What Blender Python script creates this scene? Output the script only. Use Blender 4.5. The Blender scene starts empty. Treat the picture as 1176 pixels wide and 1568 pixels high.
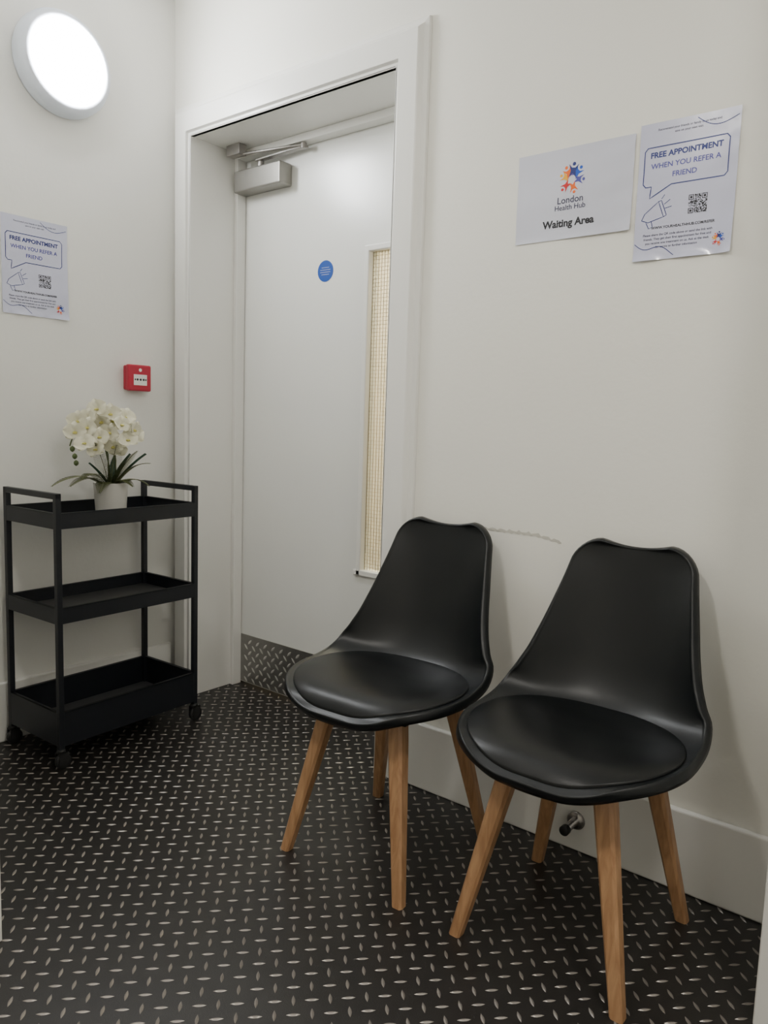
import bpy, math, random
import numpy as np
from mathutils import Vector, Matrix
random.seed(4); np.random.seed(4)
sc=bpy.context.scene
try:
    sc.view_settings.view_transform='AgX'
    sc.view_settings.look='None'
except Exception: pass

# ---------------------------------------------------------------- materials
def mat(name,col,rough=.5,metal=0,noise=0,nscale=20,bump=0,bscale=200,emis=None,estr=0,spec=.5,coat=0,col2=None):
    m=bpy.data.materials.new(name);m.use_nodes=True
    nt=m.node_tree;b=nt.nodes['Principled BSDF']
    b.inputs['Base Color'].default_value=(*col,1)
    b.inputs['Roughness'].default_value=rough
    b.inputs['Metallic'].default_value=metal
    b.inputs['Specular IOR Level'].default_value=spec
    b.inputs['Coat Weight'].default_value=coat
    tc=nt.nodes.new('ShaderNodeTexCoord')
    if noise or col2:
        n=nt.nodes.new('ShaderNodeTexNoise');n.inputs['Scale'].default_value=nscale;n.inputs['Detail'].default_value=4
        nt.links.new(tc.outputs['Object'],n.inputs['Vector'])
        mx=nt.nodes.new('ShaderNodeMix');mx.data_type='RGBA'
        c2=col2 if col2 else tuple(c*(1-noise) for c in col)
        mx.inputs[6].default_value=(*col,1);mx.inputs[7].default_value=(*c2,1)
        nt.links.new(n.outputs['Fac'],mx.inputs[0]);nt.links.new(mx.outputs[2],b.inputs['Base Color'])
    if bump:
        n2=nt.nodes.new('ShaderNodeTexNoise');n2.inputs['Scale'].default_value=bscale;n2.inputs['Detail'].default_value=3
        nt.links.new(tc.outputs['Object'],n2.inputs['Vector'])
        bp=nt.nodes.new('ShaderNodeBump');bp.inputs['Strength'].default_value=bump;bp.inputs['Distance'].default_value=.002
        nt.links.new(n2.outputs['Fac'],bp.inputs['Height']);nt.links.new(bp.outputs[0],b.inputs['Normal'])
    if emis:
        b.inputs['Emission Color'].default_value=(*emis,1);b.inputs['Emission Strength'].default_value=estr
    return m
M={}
M['wall']=mat('wall_paint',(.83,.815,.745),.55,noise=.04,nscale=3,bump=.25,bscale=60)
M['wall2']=mat('wall_paint_side',(.83,.82,.775),.55,noise=.04,nscale=3,bump=.25,bscale=60)
M['patch']=mat('wall_filler_scuff',(.68,.66,.58),.7,noise=.25,nscale=40)
M['ceil']=mat('ceiling_paint',(.85,.84,.81),.7,noise=.02)
M['trim']=mat('trim_gloss_paint',(.82,.81,.765),.3,noise=.03,nscale=6,bump=.08,bscale=30)
M['door']=mat('door_paint',(.80,.80,.76),.27,noise=.03,nscale=4,bump=.1,bscale=25)
M['floor']=mat('floor_vinyl',(.018,.016,.0145),.40,noise=.35,nscale=25,bump=.2,bscale=400)
M['mark']=mat('tread_mark_silver',(.33,.30,.27),.36,metal=.5,noise=.35,nscale=60)
M['alu']=mat('chequer_aluminium',(.38,.37,.35),.38,metal=.85,noise=.3,nscale=40)
M['alul']=mat('chequer_aluminium_ridge',(.85,.84,.81),.28,metal=.8)
M['black']=mat('black_plastic_shell',(.0028,.004,.0048),.36,noise=.1,nscale=30,bump=.05,bscale=900,spec=.38)
M['pad']=mat('black_leatherette',(.002,.0028,.0032),.33,noise=.1,nscale=30,bump=.12,bscale=700,spec=.34)
M['cart']=mat('black_powder_coat',(.007,.009,.013),.45,noise=.2,nscale=60,bump=.1,bscale=900)
M['carttray']=mat('black_tray_mesh',(.085,.085,.085),.35,noise=.4,nscale=12)
M['rubber']=mat('black_rubber',(.012,.012,.012),.6,noise=.1)
M['steel']=mat('satin_steel',(.40,.38,.36),.32,metal=.9,noise=.15,nscale=80)
M['closer']=mat('silver_closer_paint',(.30,.29,.265),.38,metal=.65,noise=.06,nscale=60)
M['red']=mat('call_point_red',(.46,.010,.04),.35,noise=.05)
M['white']=mat('white_plastic',(.85,.84,.80),.4,noise=.03)
M['ink']=mat('black_ink',(.01,.01,.015),.5,noise=.05)
M['navy']=mat('navy_ink',(.012,.025,.18),.4,noise=.05)
M['violet']=mat('violet_ink',(.07,.07,.33),.4,noise=.05)
M['grey']=mat('grey_ink',(.05,.05,.10),.4,noise=.05)
M['orange']=mat('orange_ink',(.85,.14,.005),.4,noise=.05)
M['redink']=mat('red_ink',(.60,.01,.015),.4,noise=.05)
M['yellow']=mat('yellow_ink',(.85,.42,.01),.4,noise=.05)
M['blueink']=mat('blue_ink',(.005,.08,.50),.4,noise=.05)
M['paper']=mat('laminated_paper',(.58,.59,.73),.18,noise=.02,bump=.35,bscale=12,coat=.5)
M['paperw']=mat('laminated_paper_white',(.62,.63,.72),.18,noise=.02,bump=.35,bscale=12,coat=.5)
M['blue']=mat('blue_sign',(.006,.07,.36),.35,noise=.05)
M['pot']=mat('pot_ceramic',(.82,.80,.74),.4,noise=.04)
M['soil']=mat('soil',(.05,.035,.02),.9,noise=.5,nscale=90)
M['petal']=mat('orchid_petal',(.88,.85,.66),.5,noise=.10,nscale=50)
M['lip']=mat('orchid_centre',(.72,.66,.18),.5,noise=.3,nscale=60)
M['stem']=mat('orchid_stem',(.10,.14,.04),.5,noise=.3,nscale=60)
M['leaf']=mat('strap_leaf',(.035,.085,.05),.38,noise=.4,nscale=30)
M['fern']=mat('fern_frond',(.20,.22,.09),.5,noise=.4,nscale=60)
M['lamprim']=mat('lamp_rim_glow_tint',(.80,.85,.93),.4,noise=.03)  # pale blue puts the lamp's glow into the rim colour
M['lamp']=mat('lamp_diffuser',(.9,.9,.9),.4,emis=(.96,.98,1.0),estr=102)
M['lamp2']=mat('lamp_diffuser_ceiling',(.9,.9,.9),.4,emis=(1,.96,.89),estr=116)
M['corr']=mat('corridor_paint',(.84,.76,.60),.6,noise=.15,nscale=2)
M['wire']=mat('glass_wire',(.20,.15,.09),.5,noise=.1)
def wood():
    m=bpy.data.materials.new('beech_wood');m.use_nodes=True;nt=m.node_tree;b=nt.nodes['Principled BSDF']
    tc=nt.nodes.new('ShaderNodeTexCoord');mp=nt.nodes.new('ShaderNodeMapping');mp.inputs['Scale'].default_value=(60,60,5)
    n=nt.nodes.new('ShaderNodeTexNoise');n.inputs['Scale'].default_value=1.5;n.inputs['Detail'].default_value=5;n.inputs['Distortion'].default_value=.6
    r=nt.nodes.new('ShaderNodeValToRGB')
    r.color_ramp.elements[0].position=.3;r.color_ramp.elements[0].color=(.31,.16,.075,1)
    r.color_ramp.elements[1].position=.7;r.color_ramp.elements[1].color=(.47,.275,.14,1)
    nt.links.new(tc.outputs['Object'],mp.inputs[0]);nt.links.new(mp.outputs[0],n.inputs['Vector'])
    nt.links.new(n.outputs['Fac'],r.inputs[0]);nt.links.new(r.outputs[0],b.inputs['Base Color'])
    b.inputs['Roughness'].default_value=.38
    return m
M['wood']=wood()
def glass():
    m=bpy.data.materials.new('vision_glass');m.use_nodes=True;nt=m.node_tree
    nt.nodes.clear();o=nt.nodes.new('ShaderNodeOutputMaterial');t=nt.nodes.new('ShaderNodeBsdfTransparent');t.inputs[0].default_value=(.93,.95,.92,1)
    d=nt.nodes.new('ShaderNodeBsdfDiffuse');d.inputs[0].default_value=(.8,.78,.7,1)
    x=nt.nodes.new('ShaderNodeMixShader');x.inputs[0].default_value=.30
    nt.links.new(t.outputs[0],x.inputs[1]);nt.links.new(d.outputs[0],x.inputs[2]);nt.links.new(x.outputs[0],o.inputs[0])
    return m
M['glass']=glass()

# ---------------------------------------------------------------- builder
class B:
    def __init__(s): s.v=[];s.f=[];s.m=[];s.sm=[];s.mats=[]
    def mi(s,k):
        if k not in s.mats: s.mats.append(k)
        return s.mats.index(k)
    def add(s,vs,fs,k,smooth=False):
        o=len(s.v);s.v+= [tuple(map(float,a)) for a in vs];i=s.mi(k)
        for f in fs: s.f.append(tuple(o+j for j in f));s.m.append(i);s.sm.append(smooth)
    def box(s,x0,x1,y0,y1,z0,z1,k,rot=None,piv=None):
        vs=[(x,y,z) for x in(x0,x1) for y in(y0,y1) for z in(z0,z1)]
        if rot is not None:
            p=Vector(piv if piv else ((x0+x1)/2,(y0+y1)/2,(z0+z1)/2));vs=[tuple(rot@(Vector(v)-p)+p) for v in vs]
        s.add(vs,[(0,1,3,2),(4,6,7,5),(0,4,5,1),(2,3,7,6),(0,2,6,4),(1,5,7,3)],k)
    def lathe(s,prof,k,c=(0,0,0),axis='Z',n=48,smooth=True):
        vs=[];fs=[]
        for r,h in prof:
            for i in range(n):
                a=2*math.pi*i/n;p=(r*math.cos(a),r*math.sin(a),h)
                if axis=='X': p=(p[2],p[0],p[1])
                elif axis=='Y': p=(p[0],-p[2],p[1])
                elif axis=='-Z': p=(p[0],-p[1],-p[2])
                vs.append((p[0]+c[0],p[1]+c[1],p[2]+c[2]))
        for j in range(len(prof)-1):
            for i in range(n):
                a=j*n+i;b=j*n+(i+1)%n;fs.append((a,b,b+n,a+n))
        if prof[-1][0]>1e-6: fs.append(tuple((len(prof)-1)*n+i for i in range(n)))
        if prof[0][0]>1e-6: fs.append(tuple(reversed(range(n))))
        s.add(vs,fs,k,smooth)
    def tube(s,pts,rad,k,n=8,smooth=True):
        pts=[Vector(p) for p in pts];vs=[];fs=[]
        if not hasattr(rad,'__len__'): rad=[rad]*len(pts)
        ref=Vector((0,0,1))
        for i,p in enumerate(pts):
            t=(pts[min(i+1,len(pts)-1)]-pts[max(i-1,0)]).normalized()
            a=t.cross(ref)
            if a.length<.05: a=t.cross(Vector((0,1,0)))
            a.normalize();b=a.cross(t)
            for j in range(n):
                q=2*math.pi*j/n;vs.append(p+rad[i]*(math.cos(q)*a+math.sin(q)*b))
        for i in range(len(pts)-1):
            for j in range(n):
                a=i*n+j;b=i*n+(j+1)%n;fs.append((a,a+n,b+n,b))
        fs.append(tuple(range(n)));fs.append(tuple(reversed([(len(pts)-1)*n+j for j in range(n)])))
        s.add(vs,fs,k,smooth)
    def grid(s,P,k,smooth=True,flip=False):
        P=np.array(P);a,b=P.shape[:2];fs=[]
        for i in range(a-1):
            for j in range(b-1):
                q=(i*b+j,i*b+j+1,(i+1)*b+j+1,(i+1)*b+j)
                fs.append(q[::-1] if flip else q)
        s.add(P.reshape(-1,3),fs,k,smooth)
    def obj(s,name,parent=None,bevel=0,seg=2,fix=True):
        me=bpy.data.meshes.new(name);me.from_pydata(s.v,[],s.f)
        for k in s.mats: me.materials.append(M[k])
        me.polygons.foreach_set('material_index',s.m);me.polygons.foreach_set('use_smooth',s.sm);me.update()
        if fix:
            import bmesh
            bm=bmesh.new();bm.from_mesh(me);bmesh.ops.recalc_face_normals(bm,faces=bm.faces);bm.to_mesh(me);bm.free()
        ob=bpy.data.objects.new(name,me);bpy.context.collection.objects.link(ob)
        if parent: ob.parent=parent
        if bevel:
            md=ob.modifiers.new('bevel','BEVEL');md.width=bevel;md.segments=seg;md.limit_method='ANGLE';md.angle_limit=.7
        return ob
def empty(name,loc=(0,0,0),rz=0):
    e=bpy.data.objects.new(name,None);bpy.context.collection.objects.link(e);e.location=loc;e.rotation_euler=(0,0,rz);e.empty_display_size=.1
    return e

# ---------------------------------------------------------------- room shell
XR=3.4;YB=-2.8;CH=2.575;T=.3
OX0,OX1,OZ=.103,1.045,2.082
b=B();b.box(-.15,OX0,0,T,0,CH,'wall');b.box(OX1,XR+.1,0,T,0,CH,'wall');b.box(OX0,OX1,0,T,OZ,CH,'wall')
# faint filled crack line on the plaster behind the chairs
up=[];dn=[]
for i in range(41):
    x=1.33+.29*i/40;zc=.802-.012*max(0,i-30)/10
    h=.0035+.0025*math.sin(i*1.7)+.0015*math.sin(i*3.1)
    up.append((x,-.0012,zc+h));dn.append((x,-.0006,zc-.004-.0015*math.sin(i*2.3)))
b.grid([up,dn],'patch',smooth=True)
b.obj('wall_north',fix=False)
b=B();b.box(-.15,0,YB-.1,0,0,CH,'wall2');b.obj('wall_west')
b=B();b.box(XR,XR+.1,YB-.1,0,0,CH,'wall2');b.obj('wall_east')
b=B();b.box(0,XR,YB-.1,YB,0,CH,'wall2');b.obj('wall_south')
b=B();b.box(2.215,XR,-.345,-.0005,0,CH,'wall2');b.obj('wall_pier',bevel=.003)
b=B();b.box(.0005,.973,-1.23,-1.128,0,CH,'wall2');b.obj('wall_partition',bevel=.003)
b=B();b.box(-.15,XR+.1,YB-.1,1.6,CH,CH+.1,'ceil');b.obj('ceiling')
b=B();b.box(-.6,2.2,1.5,1.6,0,CH,'corr');b.box(-.7,-.6,.3,1.6,0,CH,'corr');b.box(2.2,2.3,.3,1.6,0,CH,'corr');b.obj('wall_corridor')
def tread(b,x0,x1,y0,y1,p,L,W,h,k,place,ang=math.pi/4):
    ca,sa=math.cos(ang),math.sin(ang)
    prof=[(-1,0),(-.6,.62),(-.2,.97),(.2,.97),(.6,.62),(1,0),(.6,-.62),(.2,-.97),(-.2,-.97),(-.6,-.62)]
    vs=[];fs=[]
    n=int(6/p)
    for i in range(-n,n):
        for j in range(-n,n):
            u,v=i*p,j*p;x=u*ca-v*sa;y=u*sa+v*ca
            if not(x0+.015<x<x1-.015 and y0+.015<y<y1-.015): continue
            d=ang+(0 if (i+j)%2==0 else math.pi/2);cd,sd=math.cos(d),math.sin(d);o=len(vs)
            for a,c in prof:
                a*=L/2;c*=W/2;vs.append(place(x+a*cd-c*sd,y+a*sd+c*cd,0))
            for a in(-.55,.55):
                a*=L/2;vs.append(place(x+a*cd,y+a*sd,h))
            A,Bq=o+10,o+11
            fs+=[(o,A,o+1),(o+1,A,o+2),(o+2,A,Bq,o+3),(o+3,Bq,o+4),(o+4,Bq,o+5),(o+5,Bq,o+6),(o+6,Bq,o+7),(o+7,Bq,A,o+8),(o+8,A,o+9),(o+9,A,o)]
    b.add(vs,[f[::-1] for f in fs],k)
b=B();b.box(-.15,XR+.1,YB-.1,1.6,-.1,0,'floor')
tread(b,0,XR,YB,.24,.0345,.027,.0070,.0016,'mark',lambda x,y,h:(x,y,.0001+h))
b.obj('floor',fix=False)
b=B();b.box(1.15,2.2145,-.018,-.0003,0,.2,'trim');b.obj('baseboard_north',bevel=.006,seg=3)
b=B();b.box(.0003,.018,-1.127,-.0262,0,.2,'trim');b.obj('baseboard_west',bevel=.006,seg=3)
b=B();tt=.025
def pathpts(o,y):
    l=min(o,.1);r=o;t_=o
    return [(OX0-l*.88,-y,0),(OX0-l*.88,-y,OZ+t_),(OX1+r,-y,OZ+t_),(OX1+r,-y,0)]
P=[]
for o,y in [(-.006,0),(-.006,.014),(.006,.014),(.010,tt),(.075,tt),(.079,tt-.002),(.088,.012),(.103,.010),(.105,.0005)]:
    P.append(pathpts(o,y))
b.grid(P,'trim',smooth=False)
b.obj('trim_1',bevel=.0015)
b=B();LB=.19
b.box(OX0+.0,OX0+.006,-.014,T,0,OZ,'trim');b.box(OX1-.006,OX1,-.014,T,0,OZ,'trim');b.box(OX0+.006,OX1-.006,-.014,T,OZ-.006,OZ,'trim')
b.box(OX0+.006,OX0+.024,LB,.233,0,OZ-.006,'trim');b.box(OX1-.024,OX1-.006,LB,.233,0,OZ-.006,'trim');b.box(OX0+.024,OX1-.024,LB,.233,OZ-.032,OZ-.006,'trim')
b.obj('trim_2',None,bevel=.002)
d1=empty('door_1')
LX0,LX1,LZ=OX0+.010,OX1-.010,OZ-.010
VX0,VX1,VZ0,VZ1=.755,.90,.56,1.655
Y0,Y1=.235,.28
b=B();b.box(LX0,VX0,Y0,Y1,.008,LZ,'door');b.box(VX1,LX1,Y0,Y1,.008,LZ,'door');b.box(VX0,VX1,Y0,Y1,.008,VZ0,'door');b.box(VX0,VX1,Y0,Y1,VZ1,LZ,'door')
b.obj('leaf',d1,fix=False)
b=B();w=.017
for (x0,x1,z0,z1) in [(VX0-w,VX0+.004,VZ0-w,VZ1+w),(VX1-.004,VX1+w,VZ0-w,VZ1+w),(VX0,VX1,VZ1-.004,VZ1+w),(VX0-.03,VX1+.03,VZ0-w,VZ0+.004)]:
    b.box(x0,x1,Y0-.012,Y0+.01,z0,z1,'trim')
b.obj('vision_panel_beading',d1,bevel=.004,seg=3)
b=B();b.box(VX0,VX1,Y0+.018,Y0+.022,VZ0,VZ1,'glass')
x=VX0
while x<VX1: b.box(x-.0006,x+.0006,Y0+.0165,Y0+.0175,VZ0,VZ1,'wire');x+=.0127
z=VZ0
while z<VZ1: b.box(VX0,VX1,Y0+.0165,Y0+.0175,z-.0006,z+.0006,'wire');z+=.0127
b.obj('wired_glass',d1,fix=False)
b=B();b.box(LX0+.012,LX1-.012,Y0-.003,Y0,.012,.208,'alu')
tread(b,LX0+.012,LX1-.012,.0,.205,.032,.030,.0100,.0015,'alul',lambda x,y,h:(x,Y0-.0031-h,y))
b.obj('kick_plate',d1,fix=False)
dc=empty('door_closer')
b=B();b.box(.125,.375,.172,.2345,1.922,2.0,'closer');b.obj('body',dc,bevel=.006,seg=3)
b=B();b.lathe([(.012,0),(.012,.03)],'steel',(.245,.2,2.0),n=20,smooth=False)
b.box(.235,.47,.188,.212,2.028,2.034,'steel',rot=Matrix.Rotation(math.radians(4),3,'Z')@Matrix.Rotation(math.radians(-3),3,'Y'))
b.tube([(.46,.195,2.040),(.30,.165,2.041),(.175,.140,2.042)],.0055,'steel')
b.lathe([(.011,0),(.011,.018)],'steel',(.465,.2,2.027),n=20,smooth=False)
b.box(.14,.21,.125,.16,2.038,2.0755,'steel')
b.obj('arm',dc,bevel=.001)
fs=empty('fire_door_sign',(.551,Y0,1.607))
b=B();b.lathe([(.037,.0002),(.037,.0014)],'blue',(0,0,0),'Y',n=48,smooth=False)
for zz,ww in((.012,.018),(.004,.024),(-.004,.024),(-.012,.018)):
    b.box(-ww,ww,-.0018,-.0014,zz-.0007,zz+.0007,'paper')
b.obj('disc',fs)

# ---------------------------------------------------------------- lamps
def lamp(name,loc,axis,mk):
    e=empty(name,loc)
    b=B();b.lathe([(.154,0.0005),(.157,.01),(.156,.035),(.151,.048),(.138,.058),(.129,.060),(.1245,.057)],'lamprim',axis=axis,n=72);b.obj('housing',e)
    b=B();b.lathe([(.127,.056),(.124,.066),(.10,.077),(.05,.083),(0,.084)],mk,axis=axis,n=48);b.obj('diffuser',e)
lamp('wall_lamp',(0,-.442,2.181),'X','lamp')
lamp('ceiling_lamp',(1.5,-1.9,CH),'-Z','lamp2')
lamp('added_fill_lamp',(2.75,-1.15,CH),'-Z','lamp2')  # unseen lamp added to brighten the room and flatten its light
ld=bpy.data.lights.new('corridor_light','AREA');ld.energy=115;ld.size=.6;ld.color=(1,.9,.72)
lo=bpy.data.objects.new('corridor_light',ld);bpy.context.collection.objects.link(lo);lo.location=(.7,.9,2.5)

# ---------------------------------------------------------------- posters
def stroke(pts,w):
    raw=[Vector((p[0],p[1])) for p in pts];pts=[raw[0]]
    for a,c in zip(raw,raw[1:]):
        k=max(1,int((c-a).length/.008))
        for i in range(1,k+1): pts.append(a.lerp(c,i/k))
    vs=[];fs=[]
    for i,p in enumerate(pts):
        t=(pts[min(i+1,len(pts)-1)]-pts[max(i-1,0)]).normalized();n=Vector((-t.y,t.x))*w/2
        vs+=[p+n,p-n]
    for i in range(len(pts)-1): fs.append((2*i,2*i+1,2*i+3,2*i+2))
    return [(v.x,v.y) for v in vs],fs
def textmesh(s,size,bold=0,align='CENTER'):
    c=bpy.data.curves.new('t','FONT');c.body=s;c.size=size;c.align_x=align;c.align_y='CENTER';c.offset=bold;c.resolution_u=3
    o=bpy.data.objects.new('t',c);bpy.context.collection.objects.link(o)
    bpy.context.view_layer.update()
    me=bpy.data.meshes.new_from_object(o.evaluated_get(bpy.context.evaluated_depsgraph_get()))
    vs=[(v.co.x,v.co.y) for v in me.vertices];fs=[tuple(p.vertices) for p in me.polygons]
    bpy.data.objects.remove(o);bpy.data.curves.remove(c);bpy.data.meshes.remove(me)
    return vs,fs
class Sheet:
    def __init__(s,w,h,k,seed,curl=.007):
        s.w,s.h=w,h;s.b=B();s.seed=seed;s.curl=curl
        nx,ny=36,50
        s.b.grid([[ (i/nx*w,-j/ny*h,s.d(i/nx*w,-j/ny*h)) for i in range(nx+1)] for j in range(ny+1)],k,flip=True)
        s.n=0
    def d(s,x,y):
        u=x/s.w;v=-y/s.h;q=s.seed
        z=.0018+.0009*math.sin(5*u+q)+.0007*math.sin(9*v+2*q+3*u)
        z+=s.curl*(max(0,u-.75)/.25)**2*(max(0,v-.35)/.65)**2+s.curl*.6*(max(0,v-.92)/.08)**2*abs(math.sin(6*u+q))
        z+=.0015*math.sin(23*v+7*u+q)*max(0,u-.6)
        return max(z,.0004)
    def put(s,vf,k,cx=0,cy=0,sx=1,rot=0):
        c,n=math.cos(rot),math.sin(rot);out=[]
        s.n+=1
        for x,y in vf[0]:
            x*=sx;X=cx*s.w+x*c-y*n;Y=-cy*s.h+x*n+y*c
            out.append((X,Y,s.d(X,Y)+.00035+.000003*s.n))
        s.b.add(out,vf[1],k)
    def line(s,pts,w,k):
        s.put(stroke([(p[0]*s.w,-p[1]*s.h) for p in pts],w),k)
    def done(s,name,loc,rot):
        o=s.b.obj(name,fix=False);o.location=loc;o.rotation_euler=rot
        return o
def person(sh,cx,cy,s,ang,k):
    def P(x,y):
        c,n=math.cos(ang),math.sin(ang);return (x*c-y*n)*s,(x*n+y*c)*s
    circ=[P(.18*math.cos(a*math.pi/6),.95+.18*math.sin(a*math.pi/6)) for a in range(12)]
    sh.put((circ,[tuple(range(12))]),k,cx,cy)
    sh.put(([P(-.55,.95),P(-.17,.6),P(.17,.6),P(.55,.95),P(.26,.3),P(.38,-.3),P(0,.05),P(-.38,-.3),P(-.26,.3)],[(0,1,8),(1,2,4,8),(2,3,4),(8,4,6),(4,5,6),(8,6,7)]),k,cx,cy)
def logo(sh,cx,cy,s):
    for a,k,q in[(1.15,'yellow',.85),(.5,'orange',.95),(2.3,'redink',.85),(-.75,'blueink',.95),(-1.7,'violet',.85),(3.4,'orange',.85),(-.12,'navy',1.05)]:
        person(sh,cx-math.sin(a)*s*.36/sh.w,cy-math.cos(a)*s*.36/sh.h,s*q*.70,a,k)
def poster(name,loc,rot,seed):
    w,h=.216,.303;s=Sheet(w,h,'paper',seed)
    s.put(textmesh('Recommend your friends or family to us today and',.0066,.0001),'grey',.5,.055)
    s.put(textmesh('save on your next visit.',.0066,.0001),'grey',.5,.085)
    wv=lambda f:[f(i/16) for i in range(17)]
    s.line(wv(lambda t:(.58+.40*t,.02+.07*math.sin(t*3.0)*(1-.3*t)+.03*t)),.0016,'navy')
    s.line([(.06,.20),(.09,.175),(.88,.175),(.91,.20),(.91,.435),(.88,.46),(.36,.46),(.14,.545),(.15,.46),(.09,.46),(.06,.435),(.06,.20),(.09,.175)],.0023,'navy')
    s.put(textmesh('FREE APPOINTMENT',.0172,.0006),'navy',.485,.235)
    s.put(textmesh('WHEN YOU REFER A',.0162,.0003),'violet',.485,.315)
    s.put(textmesh('FRIEND',.0162,.0003),'violet',.485,.39)
    s.line([(.07,.70),(.10,.655),(.24,.575),(.30,.69),(.14,.72),(.07,.70)],.0016,'navy')
    s.line([(.24,.575),(.27,.57),(.33,.68),(.30,.69)],.0016,'navy')
    s.line([(.12,.72),(.15,.765),(.19,.755),(.175,.715)],.0016,'navy')
    for a,c,d_,e in[(.30,.60,.36,.57),(.31,.63,.38,.62),(.27,.56,.30,.53)]: s.line([(a,c),(d_,e)],.0014,'navy')
    n=25;q=.040/n;random.seed(7);vs=[];fs_=[]
    def find(i,j):
        for a,c in((0,0),(0,n-7),(n-7,0)):
            if a<=i<a+7 and c<=j<c+7:
                di,dj=i-a,j-c;m_=max(abs(di-3),abs(dj-3));return m_!=2
            if a-1<=i<a+8 and c-1<=j<c+8: return False
        return None
    for i in range(n):
        for j in range(n):
            f=find(i,j)
            if f is None: f=random.random()<.5
            if f:
                o=len(vs);x=(j-n/2)*q;y=-(i-n/2)*q;vs+=[(x,y),(x,y-q),(x+q,y-q),(x+q,y)];fs_.append((o,o+1,o+2,o+3))
    s.put((vs,fs_),'ink',.64,.625)
    s.put(textmesh('WWW.YOURHEALTHHUB.COM/REFER',.0080,.0002),'ink',.5,.765)
    for i,tx in enumerate(['Please share the QR code above or send the link with','friends. They get their first appointment for free and','you receive one treatment on us. Ask at the desk','for terms or further information']):
        s.put(textmesh(tx,.0070,.0001),'grey',.45,.815+.03*i)
    logo(s,.87,.90,.014)
    s.line(wv(lambda t:(.01+.42*t,.87+.09*t+.025*math.sin(t*7))),.0016,'navy')
    return s.done(name,loc,rot)
RN=(math.pi/2,0,0);RW=(math.pi/2,0,math.pi/2)
poster('laminated_poster',(1.757,-.0004,1.774),RN,1.0)
poster('laminated_poster.001',(.0004,-.643,1.688),RW,2.6)
s=Sheet(.303,.216,'paperw',4.1,.003)
logo(s,.49,.355,.034)
s.put(textmesh('London',.0225,.0003),'grey',.485,.575)
s.put(textmesh('Health Hub',.0175,.0002),'grey',.485,.655)
s.put(textmesh('Waiting Area',.0250,.0009),'ink',.475,.825)
s.done('waiting_area_sign',(1.4424,-.0004,1.7616),RN)

# ---------------------------------------------------------------- fire alarm call point
cp=empty('fire_alarm_call_point',(0,-.178,1.212))
b=B();b.box(.0005,.020,-.044,.044,-.044,.044,'red');b.box(.02,.042,-.0465,.0465,-.0465,.0465,'red');b.obj('housing',cp,bevel=.006,seg=3)
b=B();b.box(.0415,.0435,-.027,.027,-.026,.012,'white');b.obj('window',cp,bevel=.0008)
b=B()
for i in(-1,0,1): b.lathe([(.0042,0),(.0042,.0006)],'ink',(.0436,i*.0125,-.006),'X',n=16,smooth=False)
b.box(.0436,.0441,-.024,-.019,-.009,-.003,'ink');b.box(.0436,.0441,.019,.024,-.009,-.003,'ink')
b.lathe([(.006,0),(.006,.0006)],'white',(.0421,0,.028),'X',n=20,smooth=False)
b.obj('dots',cp)

# ---------------------------------------------------------------- door stop
ds=empty('door_stop',(1.714,-.018,.083))
b=B();b.lathe([(.024,.0003),(.024,.004),(.02,.008),(.0105,.009),(.0105,.06)],'steel',axis='Y',n=32);b.obj('post',ds)
b=B();b.lathe([(.0125,.058),(.0128,.072),(.010,.076),(0,.076)],'rubber',axis='Y',n=32);b.obj('buffer',ds)

# ---------------------------------------------------------------- chairs
CP=np.array([# y,z,w,e
(-.236,.412,.236,.000),(-.195,.430,.240,.010),(-.10,.430,.243,.020),(0,.424,.244,.030),(.075,.427,.240,.044),(.135,.452,.227,.060),
(.172,.505,.205,.066),(.197,.58,.182,.056),(.218,.66,.164,.040),(.237,.74,.148,.024),(.252,.812,.137,.010)])
CP[:,2]*=.96
def cr(P,t):
    n=len(P)-1;i=min(int(t),n-1);f=t-i
    g=lambda k:P[k] if 0<=k<=n else (2*P[0]-P[1] if k<0 else 2*P[n]-P[n-1])
    a,b_,c,d=g(i-1),g(i),g(i+1),g(i+2)
    return .5*((2*b_)+(c-a)*f+(2*a-5*b_+4*c-d)*f*f+(3*b_-a-3*c+d)*f**3)
ts=np.linspace(0,10,401);S_=np.array([cr(CP,t) for t in ts])
arc=np.concatenate([[0],np.cumsum(np.hypot(np.diff(S_[:,0]),np.diff(S_[:,1])))]);AL=arc[-1]
FA,FB,RT=.180,.20,.052
def wpin(s):
    w=np.interp(s,arc,S_[:,2])
    if s<FB: w=w-FA+FA*math.sqrt(max(0,1-((FB-s)/FB)**2))
    if s>AL-RT: w=w-RT+RT*math.sqrt(max(0,1-((s-AL+RT)/RT)**2))
    return w
def prof(s):
    y,z,w,e=[np.interp(s,arc,S_[:,k]) for k in range(4)]
    y2,z2=[np.interp(s+.004,arc,S_[:,k]) for k in(0,1)];y1,z1=[np.interp(s-.004,arc,S_[:,k]) for k in(0,1)]
    t=np.array([y2-y1,z2-z1]);t/=np.linalg.norm(t)
    return y,z,wpin(s),e,t
def surf(u,s):
    y,z,w,e,t=prof(min(max(s,0),AL))
    n=np.array([-t[1],t[0]]);au=abs(u)
    off=e*(au**2.3)
    k=max(0,(s-(AL-.10))/.10);dip=-.007*k*k*(1-u*u)
    return np.array([w*u, y+n[0]*off+t[0]*dip, z+n[1]*off+t[1]*dip])
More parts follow.
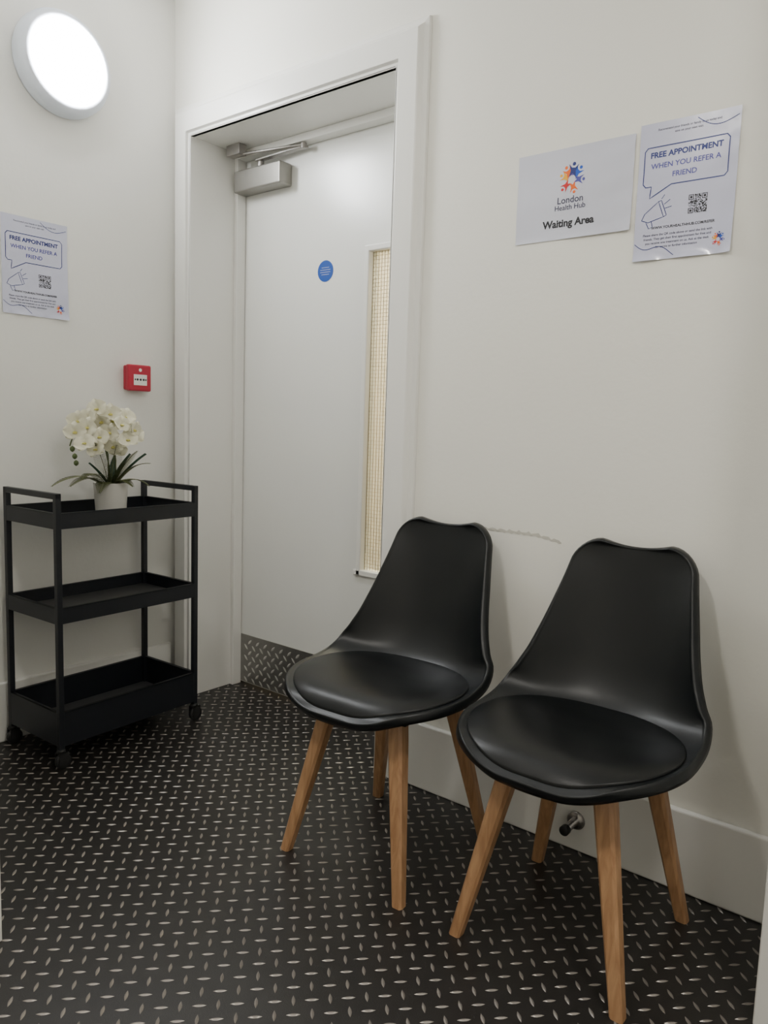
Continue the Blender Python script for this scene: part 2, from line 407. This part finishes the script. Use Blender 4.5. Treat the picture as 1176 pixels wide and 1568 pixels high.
def chair(name,loc,rz=0,legrot=0,dx=0):
    e=empty(name,loc,rz)
    NS,NU=64,30
    a=np.linspace(0,1,NS+1)
    def sp(x):
        if x<.4: return .20*(1-math.cos(x/.4*math.pi/2))
        if x>.88: return AL-RT*(1-math.sin((x-.88)/.12*math.pi/2))
        return .20+(x-.4)/.48*(AL-.20-RT)
    ss=[sp(x) for x in a]
    us=np.sin(np.linspace(-1,1,NU+1)*math.pi/2*.92)/math.sin(math.pi/2*.92)
    G=np.array([[surf(u,s) for u in us] for s in ss])
    loop=[(0,j) for j in range(NU)]+[(i,NU) for i in range(NS)]+[(NS,j) for j in range(NU,0,-1)]+[(i,0) for i in range(NS,0,-1)]
    LP=np.array([G[i,j] for i,j in loop]);n=len(LP)
    N=[]
    for (i,j) in loop:
        ii=min(max(i,2),NS-2);jj=min(max(j,2),NU-2)
        c=np.cross(G[ii,jj+1]-G[ii,jj-1],G[ii+1,jj]-G[ii-1,jj]);N.append(c/np.linalg.norm(c))
    N=np.array(N)
    Tn=np.roll(LP,-2,0)-np.roll(LP,2,0);Tn/=np.linalg.norm(Tn,axis=1)[:,None]+1e-9
    O=np.cross(Tn,N);O/=np.linalg.norm(O,axis=1)[:,None]+1e-9
    for _ in range(3): O=(O+np.roll(O,1,0)+np.roll(O,-1,0))/3;N=(N+np.roll(N,1,0)+np.roll(N,-1,0))/3
    b=B();b.grid(G,'black')
    prev=[i*(NU+1)+j for (i,j) in loop]
    for oo,nn in((.0030,.0016),(.0055,.000),(.0070,-.004),(.0075,-.012),(.0072,-.020)):
        R_=LP+O*oo+N*nn;st=len(b.v);b.v+=[tuple(p) for p in R_];mi=b.mi('black')
        cur=[st+k for k in range(n)]
        for k in range(n):
            b.f.append((prev[k],prev[(k+1)%n],cur[(k+1)%n],cur[k]));b.m.append(mi);b.sm.append(True)
        prev=cur
    o=b.obj('shell',e);o.location.x=dx
    md=o.modifiers.new('s','SOLIDIFY');md.thickness=.004;md.offset=-1
    R_=[];ins=.011
    for s0 in np.concatenate([ins+(FB-ins)*(1-np.cos(np.linspace(0,1,14)*math.pi/2))]):
        R_.append((wpin(max(0,s0-ins)*FB/(FB-ins))-ins,float(np.interp(s0,arc,S_[:,0]))))
    yb0=R_[-1][1];W=R_[-1][0];yb1=.135
    for k in range(1,21):
        th=k/20*math.pi/2;R_.append((W*math.cos(th)**(2/2.7),yb0+(yb1-yb0)*math.sin(th)**(2/2.1)))
    L_=[(-x,y) for x,y in R_[::-1]][1:]
    out=[(x,y) for x,y in R_]+L_
    front=[( -R_[0][0]+2*R_[0][0]*k/5,R_[0][1]) for k in range(1,5)]
    out=out+front+[out[0]]
    b=B();NR=20;P=[];c0=(0,-.05)
    for r in np.linspace(0,1,NR+1):
        r_=math.sin(r*math.pi/2);row=[]
        for (ox,oy) in out:
            X=c0[0]+(ox-c0[0])*r_;Y=c0[1]+(oy-c0[1])*r_
            s0=float(np.interp(Y,S_[:230,0],arc[:230]));u=X/max(wpin(s0),.05)
            p=surf(min(max(u,-1),1),s0);hgt=.004+.020*(1-r_**6)
            if r==1: hgt=.0005
            row.append((X,p[1],p[2]+hgt))
        P.append(row)
    b.grid(P,'pad');b.obj('seat_cushion',e).location.x=dx
    b=B();b.box(-.13,.13,-.135,.135,.388,.400,'rubber')
    b.box(-.11,.11,-.115,.115,.400,.418,'rubber')
    b.obj('under_frame',e,bevel=.004)
    i=1
    for sx in(-1,1):
        for sy in(-1,1):
            top=Vector((sx*.098,sy*.118,.402));bot=Matrix.Rotation(legrot,3,'Z')@Vector((sx*.178,sy*.186,0));b=B()
            rings=[]
            for f in np.linspace(0,1,9):
                c=bot.lerp(top,f);h=.0135+(.0205-.0135)*min(1,f*1.15);ring_=[]
                for k in range(16):
                    th=2*math.pi*k/16+math.pi/16;cc,s2=math.cos(th),math.sin(th);m_=(abs(cc)**5+abs(s2)**5)**(-1/5)
                    ring_.append((c.x+h*cc*m_,c.y+h*s2*m_,c.z))
                rings.append(ring_)
            vs=[p for r in rings for p in r];fs_=[]
            for a_ in range(8):
                for k in range(16):
                    p=a_*16+k;q=a_*16+(k+1)%16;fs_.append((p,q,q+16,p+16))
            fs_.append(tuple(reversed(range(16))));fs_.append(tuple(range(128,144)))
            b.add(vs,fs_,'wood',False);b.obj('leg_%d'%i,e);i+=1
    return e
chair('dining_chair',(1.333,-.315,0),.06,-.05,-.011)
chair('dining_chair.001',(1.840,-.305,0),0,0,-.010)

# ---------------------------------------------------------------- bar cart
ct=empty('bar_cart',(.181,-.405,0),.04)
hx,hy=.142,.255;q=.0085
b=B()
for sx in(-1,1):
    for sy in(-1,1):
        b.box(sx*hx-q,sx*hx+q,sy*hy-q,sy*hy+q,.062,.843,'cart')
for sy in(-1,1): b.box(-hx-q,hx+q,sy*hy-q,sy*hy+q,.826,.8435,'cart')
b.obj('frame',ct,bevel=.0015)
def tray(name,z0,z1,fl):
    b=B()
    X=hx-.001;Y=hy-.001
    b.box(-X,X,-Y,Y,fl,fl+.003,'carttray')
    b.box(-X-.009,-X-.006,-Y,Y,z0,z1,'cart');b.box(X+.006,X+.009,-Y,Y,z0,z1,'cart')
    b.box(-X-.006,X+.006,-Y-.009,-Y-.006,z0,z1,'cart');b.box(-X-.006,X+.006,Y+.006,Y+.009,z0,z1,'cart')
    b.box(-X-.006,X+.006,-Y-.006,Y+.006,z0,z0+.002,'cart')
    b.box(-X-.009,-X+.002,-Y,Y,z1-.003,z1,'cart');b.box(X-.002,X+.009,-Y,Y,z1-.003,z1,'cart')
    b.box(-X,X,-Y-.009,-Y+.002,z1-.003,z1,'cart');b.box(-X,X,Y-.002,Y+.009,z1-.003,z1,'cart')
    b.obj(name,ct)
tray('tray_top',.738,.785,.742);tray('tray_middle',.452,.500,.456);tray('tray_bottom',.072,.178,.078)
i=1
for sx in(-1,1):
    for sy in(-1,1):
        x,y=sx*hx,sy*hy;b=B()
        b.lathe([(.006,.04),(.006,.066)],'steel',(x,y,0),n=12);b.lathe([(.013,.052),(.013,.060),(.009,.064)],'rubber',(x,y,0),n=16)
        b.box(x-.013,x-.010,y-.012,y+.018,.018,.054,'rubber');b.box(x+.010,x+.013,y-.012,y+.018,.018,.054,'rubber');b.box(x-.013,x+.013,y-.012,y+.018,.050,.054,'rubber')
        b.lathe([(.018,-.008),(.0235,-.007),(.0245,0),(.0235,.007),(.018,.008)],'rubber',(x,y+.006,.0246),'X',n=32)
        b.obj('caster_%d'%i,ct);i+=1

# ---------------------------------------------------------------- orchid
oc=empty('potted_orchid',(.150,-.366,.7452))
b=B();b.lathe([(.0,.0),(.046,0),(.049,.004),(.0555,.104),(.0565,.106),(.0545,.107),(.052,.095),(0,.095)],'pot',n=56);b.obj('pot',oc)
b=B();b.lathe([(.0518,.0952),(.03,.099),(0,.101)],'soil',n=32);b.obj('soil',oc)
def blade(b,base,direc,L,W,k,droop=.3,fold=.15,side=None,n=8,shape=.5,up=Vector((0,0,1))):
    d=Vector(direc).normalized();sd=d.cross(up)
    if sd.length<.05: sd=Vector((1,0,0))
    sd.normalize()
    if side is not None: sd=Vector(side).normalized()
    nn=sd.cross(d).normalized();p=Vector(base);P=[]
    for i in range(n+1):
        f=i/n;w=W*(math.sin(math.pi*(.06+.94*f)**shape) if f<1 else 0.02);w=max(w,W*.04)
        row=[p+sd*w*c+nn*(fold*W*(c*c)) for c in(-1,-.5,0,.5,1)];P.append([tuple(r) for r in row])
        dd=(d+Vector((0,0,-1))*droop*f).normalized() if droop else d
        p=p+dd*(L/n)
    b.grid(P,k)
def flower(b,c,nrm,s,roll=0):
    nrm=Vector(nrm).normalized();a=nrm.cross(Vector((0,0,1)));a.normalize();u=a.cross(nrm).normalized();c=Vector(c)
    for k,(ang,L,W) in enumerate([(90,.98,.44),(215,.98,.44),(325,.98,.44),(10,1.05,.66),(170,1.05,.66)]):
        t=math.radians(ang)+roll;d=(a*math.cos(t)+u*math.sin(t)+nrm*(.12 if k<3 else .22)).normalized()
        sd=nrm.cross(d).normalized();nn=nrm;P=[];n=8
        for i in range(n+1):
            f=i/n;w=W*s*math.sin(math.pi*min(1,(.08+.9*f))**.80)**.6 if f<1 else W*s*.18
            cen=c+d*(L*s*f)+nn*(s*.18*math.sin(f*2.6)-s*.12*f*f)
            P.append([tuple(cen+sd*w*q_+nn*(s*.12*q_*q_*(1-f)+s*.06*math.sin(q_*5+k)*f)) for q_ in(-1,-.6,-.2,.2,.6,1)])
        b.grid(P,'petal')
    for t in(-.6,0,.6):
        d=(a*math.sin(t)+nrm*.9-u*.45).normalized()
        b.tube([c,c+d*s*.22,c+d*s*.36],[s*.06,s*.10,s*.03],'lip',n=6)
b=B();random.seed(11)
OF=Vector((0,-.022,-.024))
stems=[[(0,0,.09),(.005,-.01,.17),(.01,-.03,.24),(.012,-.055,.29),(.015,-.10,.30),(.02,-.14,.27),(.02,-.155,.23)],
       [(.01,.01,.09),(.015,.01,.18),(.02,.0,.25),(.03,.01,.31),(.03,.04,.32),(.035,.07,.29)],
       [(-.01,0,.09),(-.015,.0,.2),(-.02,-.02,.28),(-.01,-.05,.33)]]
for st in stems: b.tube(st,.0022,'stem')
pos=[(.03,-.12,.30),(.045,-.085,.315),(.03,-.075,.345),(.05,-.05,.285),(.035,-.03,.335),(.05,-.01,.30),(.03,.005,.36),(.05,.03,.325),(.055,.0,.255),(.035,.055,.35),(.055,.075,.31),(.05,.055,.275),(.05,-.10,.265),(.045,-.055,.245),(.01,-.03,.375),(.0,.035,.34),(.02,.095,.285),(-.02,-.07,.31),(-.02,.0,.30),(.03,.03,.245),(.02,-.105,.335)]
for p in pos:
    s_=random.uniform(.032,.038);n_=Vector((.8+random.uniform(-.4,.2),-.55+random.uniform(-.6,.6)+p[1]*4,random.uniform(-.5,.35)))
    flower(b,Vector(p)+OF,n_,s_,random.uniform(-.5,.5))
for p in[(.03,-.13,.245),(.035,-.125,.222),(.025,-.115,.20)]:
    b.lathe([(0,-.010),(.006,-.006),(.008,0),(.006,.006),(0,.010)],'stem',tuple(Vector(p)+OF),n=12)
b.obj('flowers',oc,fix=False)
b=B()
for d,L,W in[((.35,.55,.9),.15,.015),((.5,.2,1.1),.13,.014),((-.1,-.5,.8),.10,.012),((-.3,.3,1),.12,.014)]:
    blade(b,(d[0]*.02,d[1]*.02,.095),d,L,W,'leaf',droop=.4,fold=.5,shape=.7,n=16)
b.obj('strap_leaves',oc,fix=False)
b=B()
def frond(base,d,L,W,droop,n=17):
    d=Vector(d).normalized();p=Vector(base);pts=[p.copy()];ds_=[d]
    for i in range(n):
        dd=(d+Vector((0,0,-1))*droop*(i/n)).normalized();p=p+dd*(L/n);pts.append(p.copy());ds_.append(dd)
    b.tube(pts,.0012,'fern',n=5)
    for i in range(2,n+1):
        f=i/n;l=W*math.sin(math.pi*(.12+.84*f)**.8)+.003
        sd=ds_[i].cross(Vector((0,0,1))).normalized()
        for sg in(-1,1):
            for o in(0,.5):
                blade(b,pts[i]-ds_[i]*(L/n)*o,sd*sg+ds_[i]*.5,l,.0036,'fern',droop=.2,fold=.2,n=3,shape=.8)
for a in[((-.1,-1,.75),.19,.030,1.2),((.3,-1.1,.9),.165,.028,1.2),((.5,-.9,1.0),.17,.028,1.1),((.75,-.3,1.6),.18,.030,.6),((.6,.5,1.2),.15,.026,.9),((.1,1,.7),.13,.024,1.3),((.3,-.5,1.5),.18,.030,.7),((.7,-.7,.6),.13,.025,1.3),((.9,.1,.8),.11,.022,1.3),((.8,.2,1.5),.16,.028,.6)]:
    frond((a[0][0]*.012,a[0][1]*.02,.095),a[0],a[1],a[2],a[3])
b.obj('fern_fronds',oc,fix=False)

# ---------------------------------------------------------------- world + camera
w=bpy.data.worlds.new('w');sc.world=w;w.use_nodes=True;w.node_tree.nodes['Background'].inputs[0].default_value=(.8,.8,.8,1);w.node_tree.nodes['Background'].inputs[1].default_value=.2
f,yaw,pit,rol=1191.1,.6713,.1151,.0326
F=Vector((-math.sin(yaw)*math.cos(pit),math.cos(yaw)*math.cos(pit),-math.sin(pit)))
R=Vector((math.cos(yaw),math.sin(yaw),0));U=R.cross(F);c,s=math.cos(rol),math.sin(rol)
R2=c*R+s*U;U2=-s*R+c*U
cd=bpy.data.cameras.new('camera');cd.sensor_fit='VERTICAL';cd.sensor_height=36;cd.lens=36*f/1600;cd.clip_start=.01
co=bpy.data.objects.new('camera',cd);bpy.context.collection.objects.link(co)
co.matrix_world=Matrix(((R2.x,U2.x,-F.x,2.4619),(R2.y,U2.y,-F.y,-1.7937),(R2.z,U2.z,-F.z,1.0772),(0,0,0,1)))
sc.camera=co
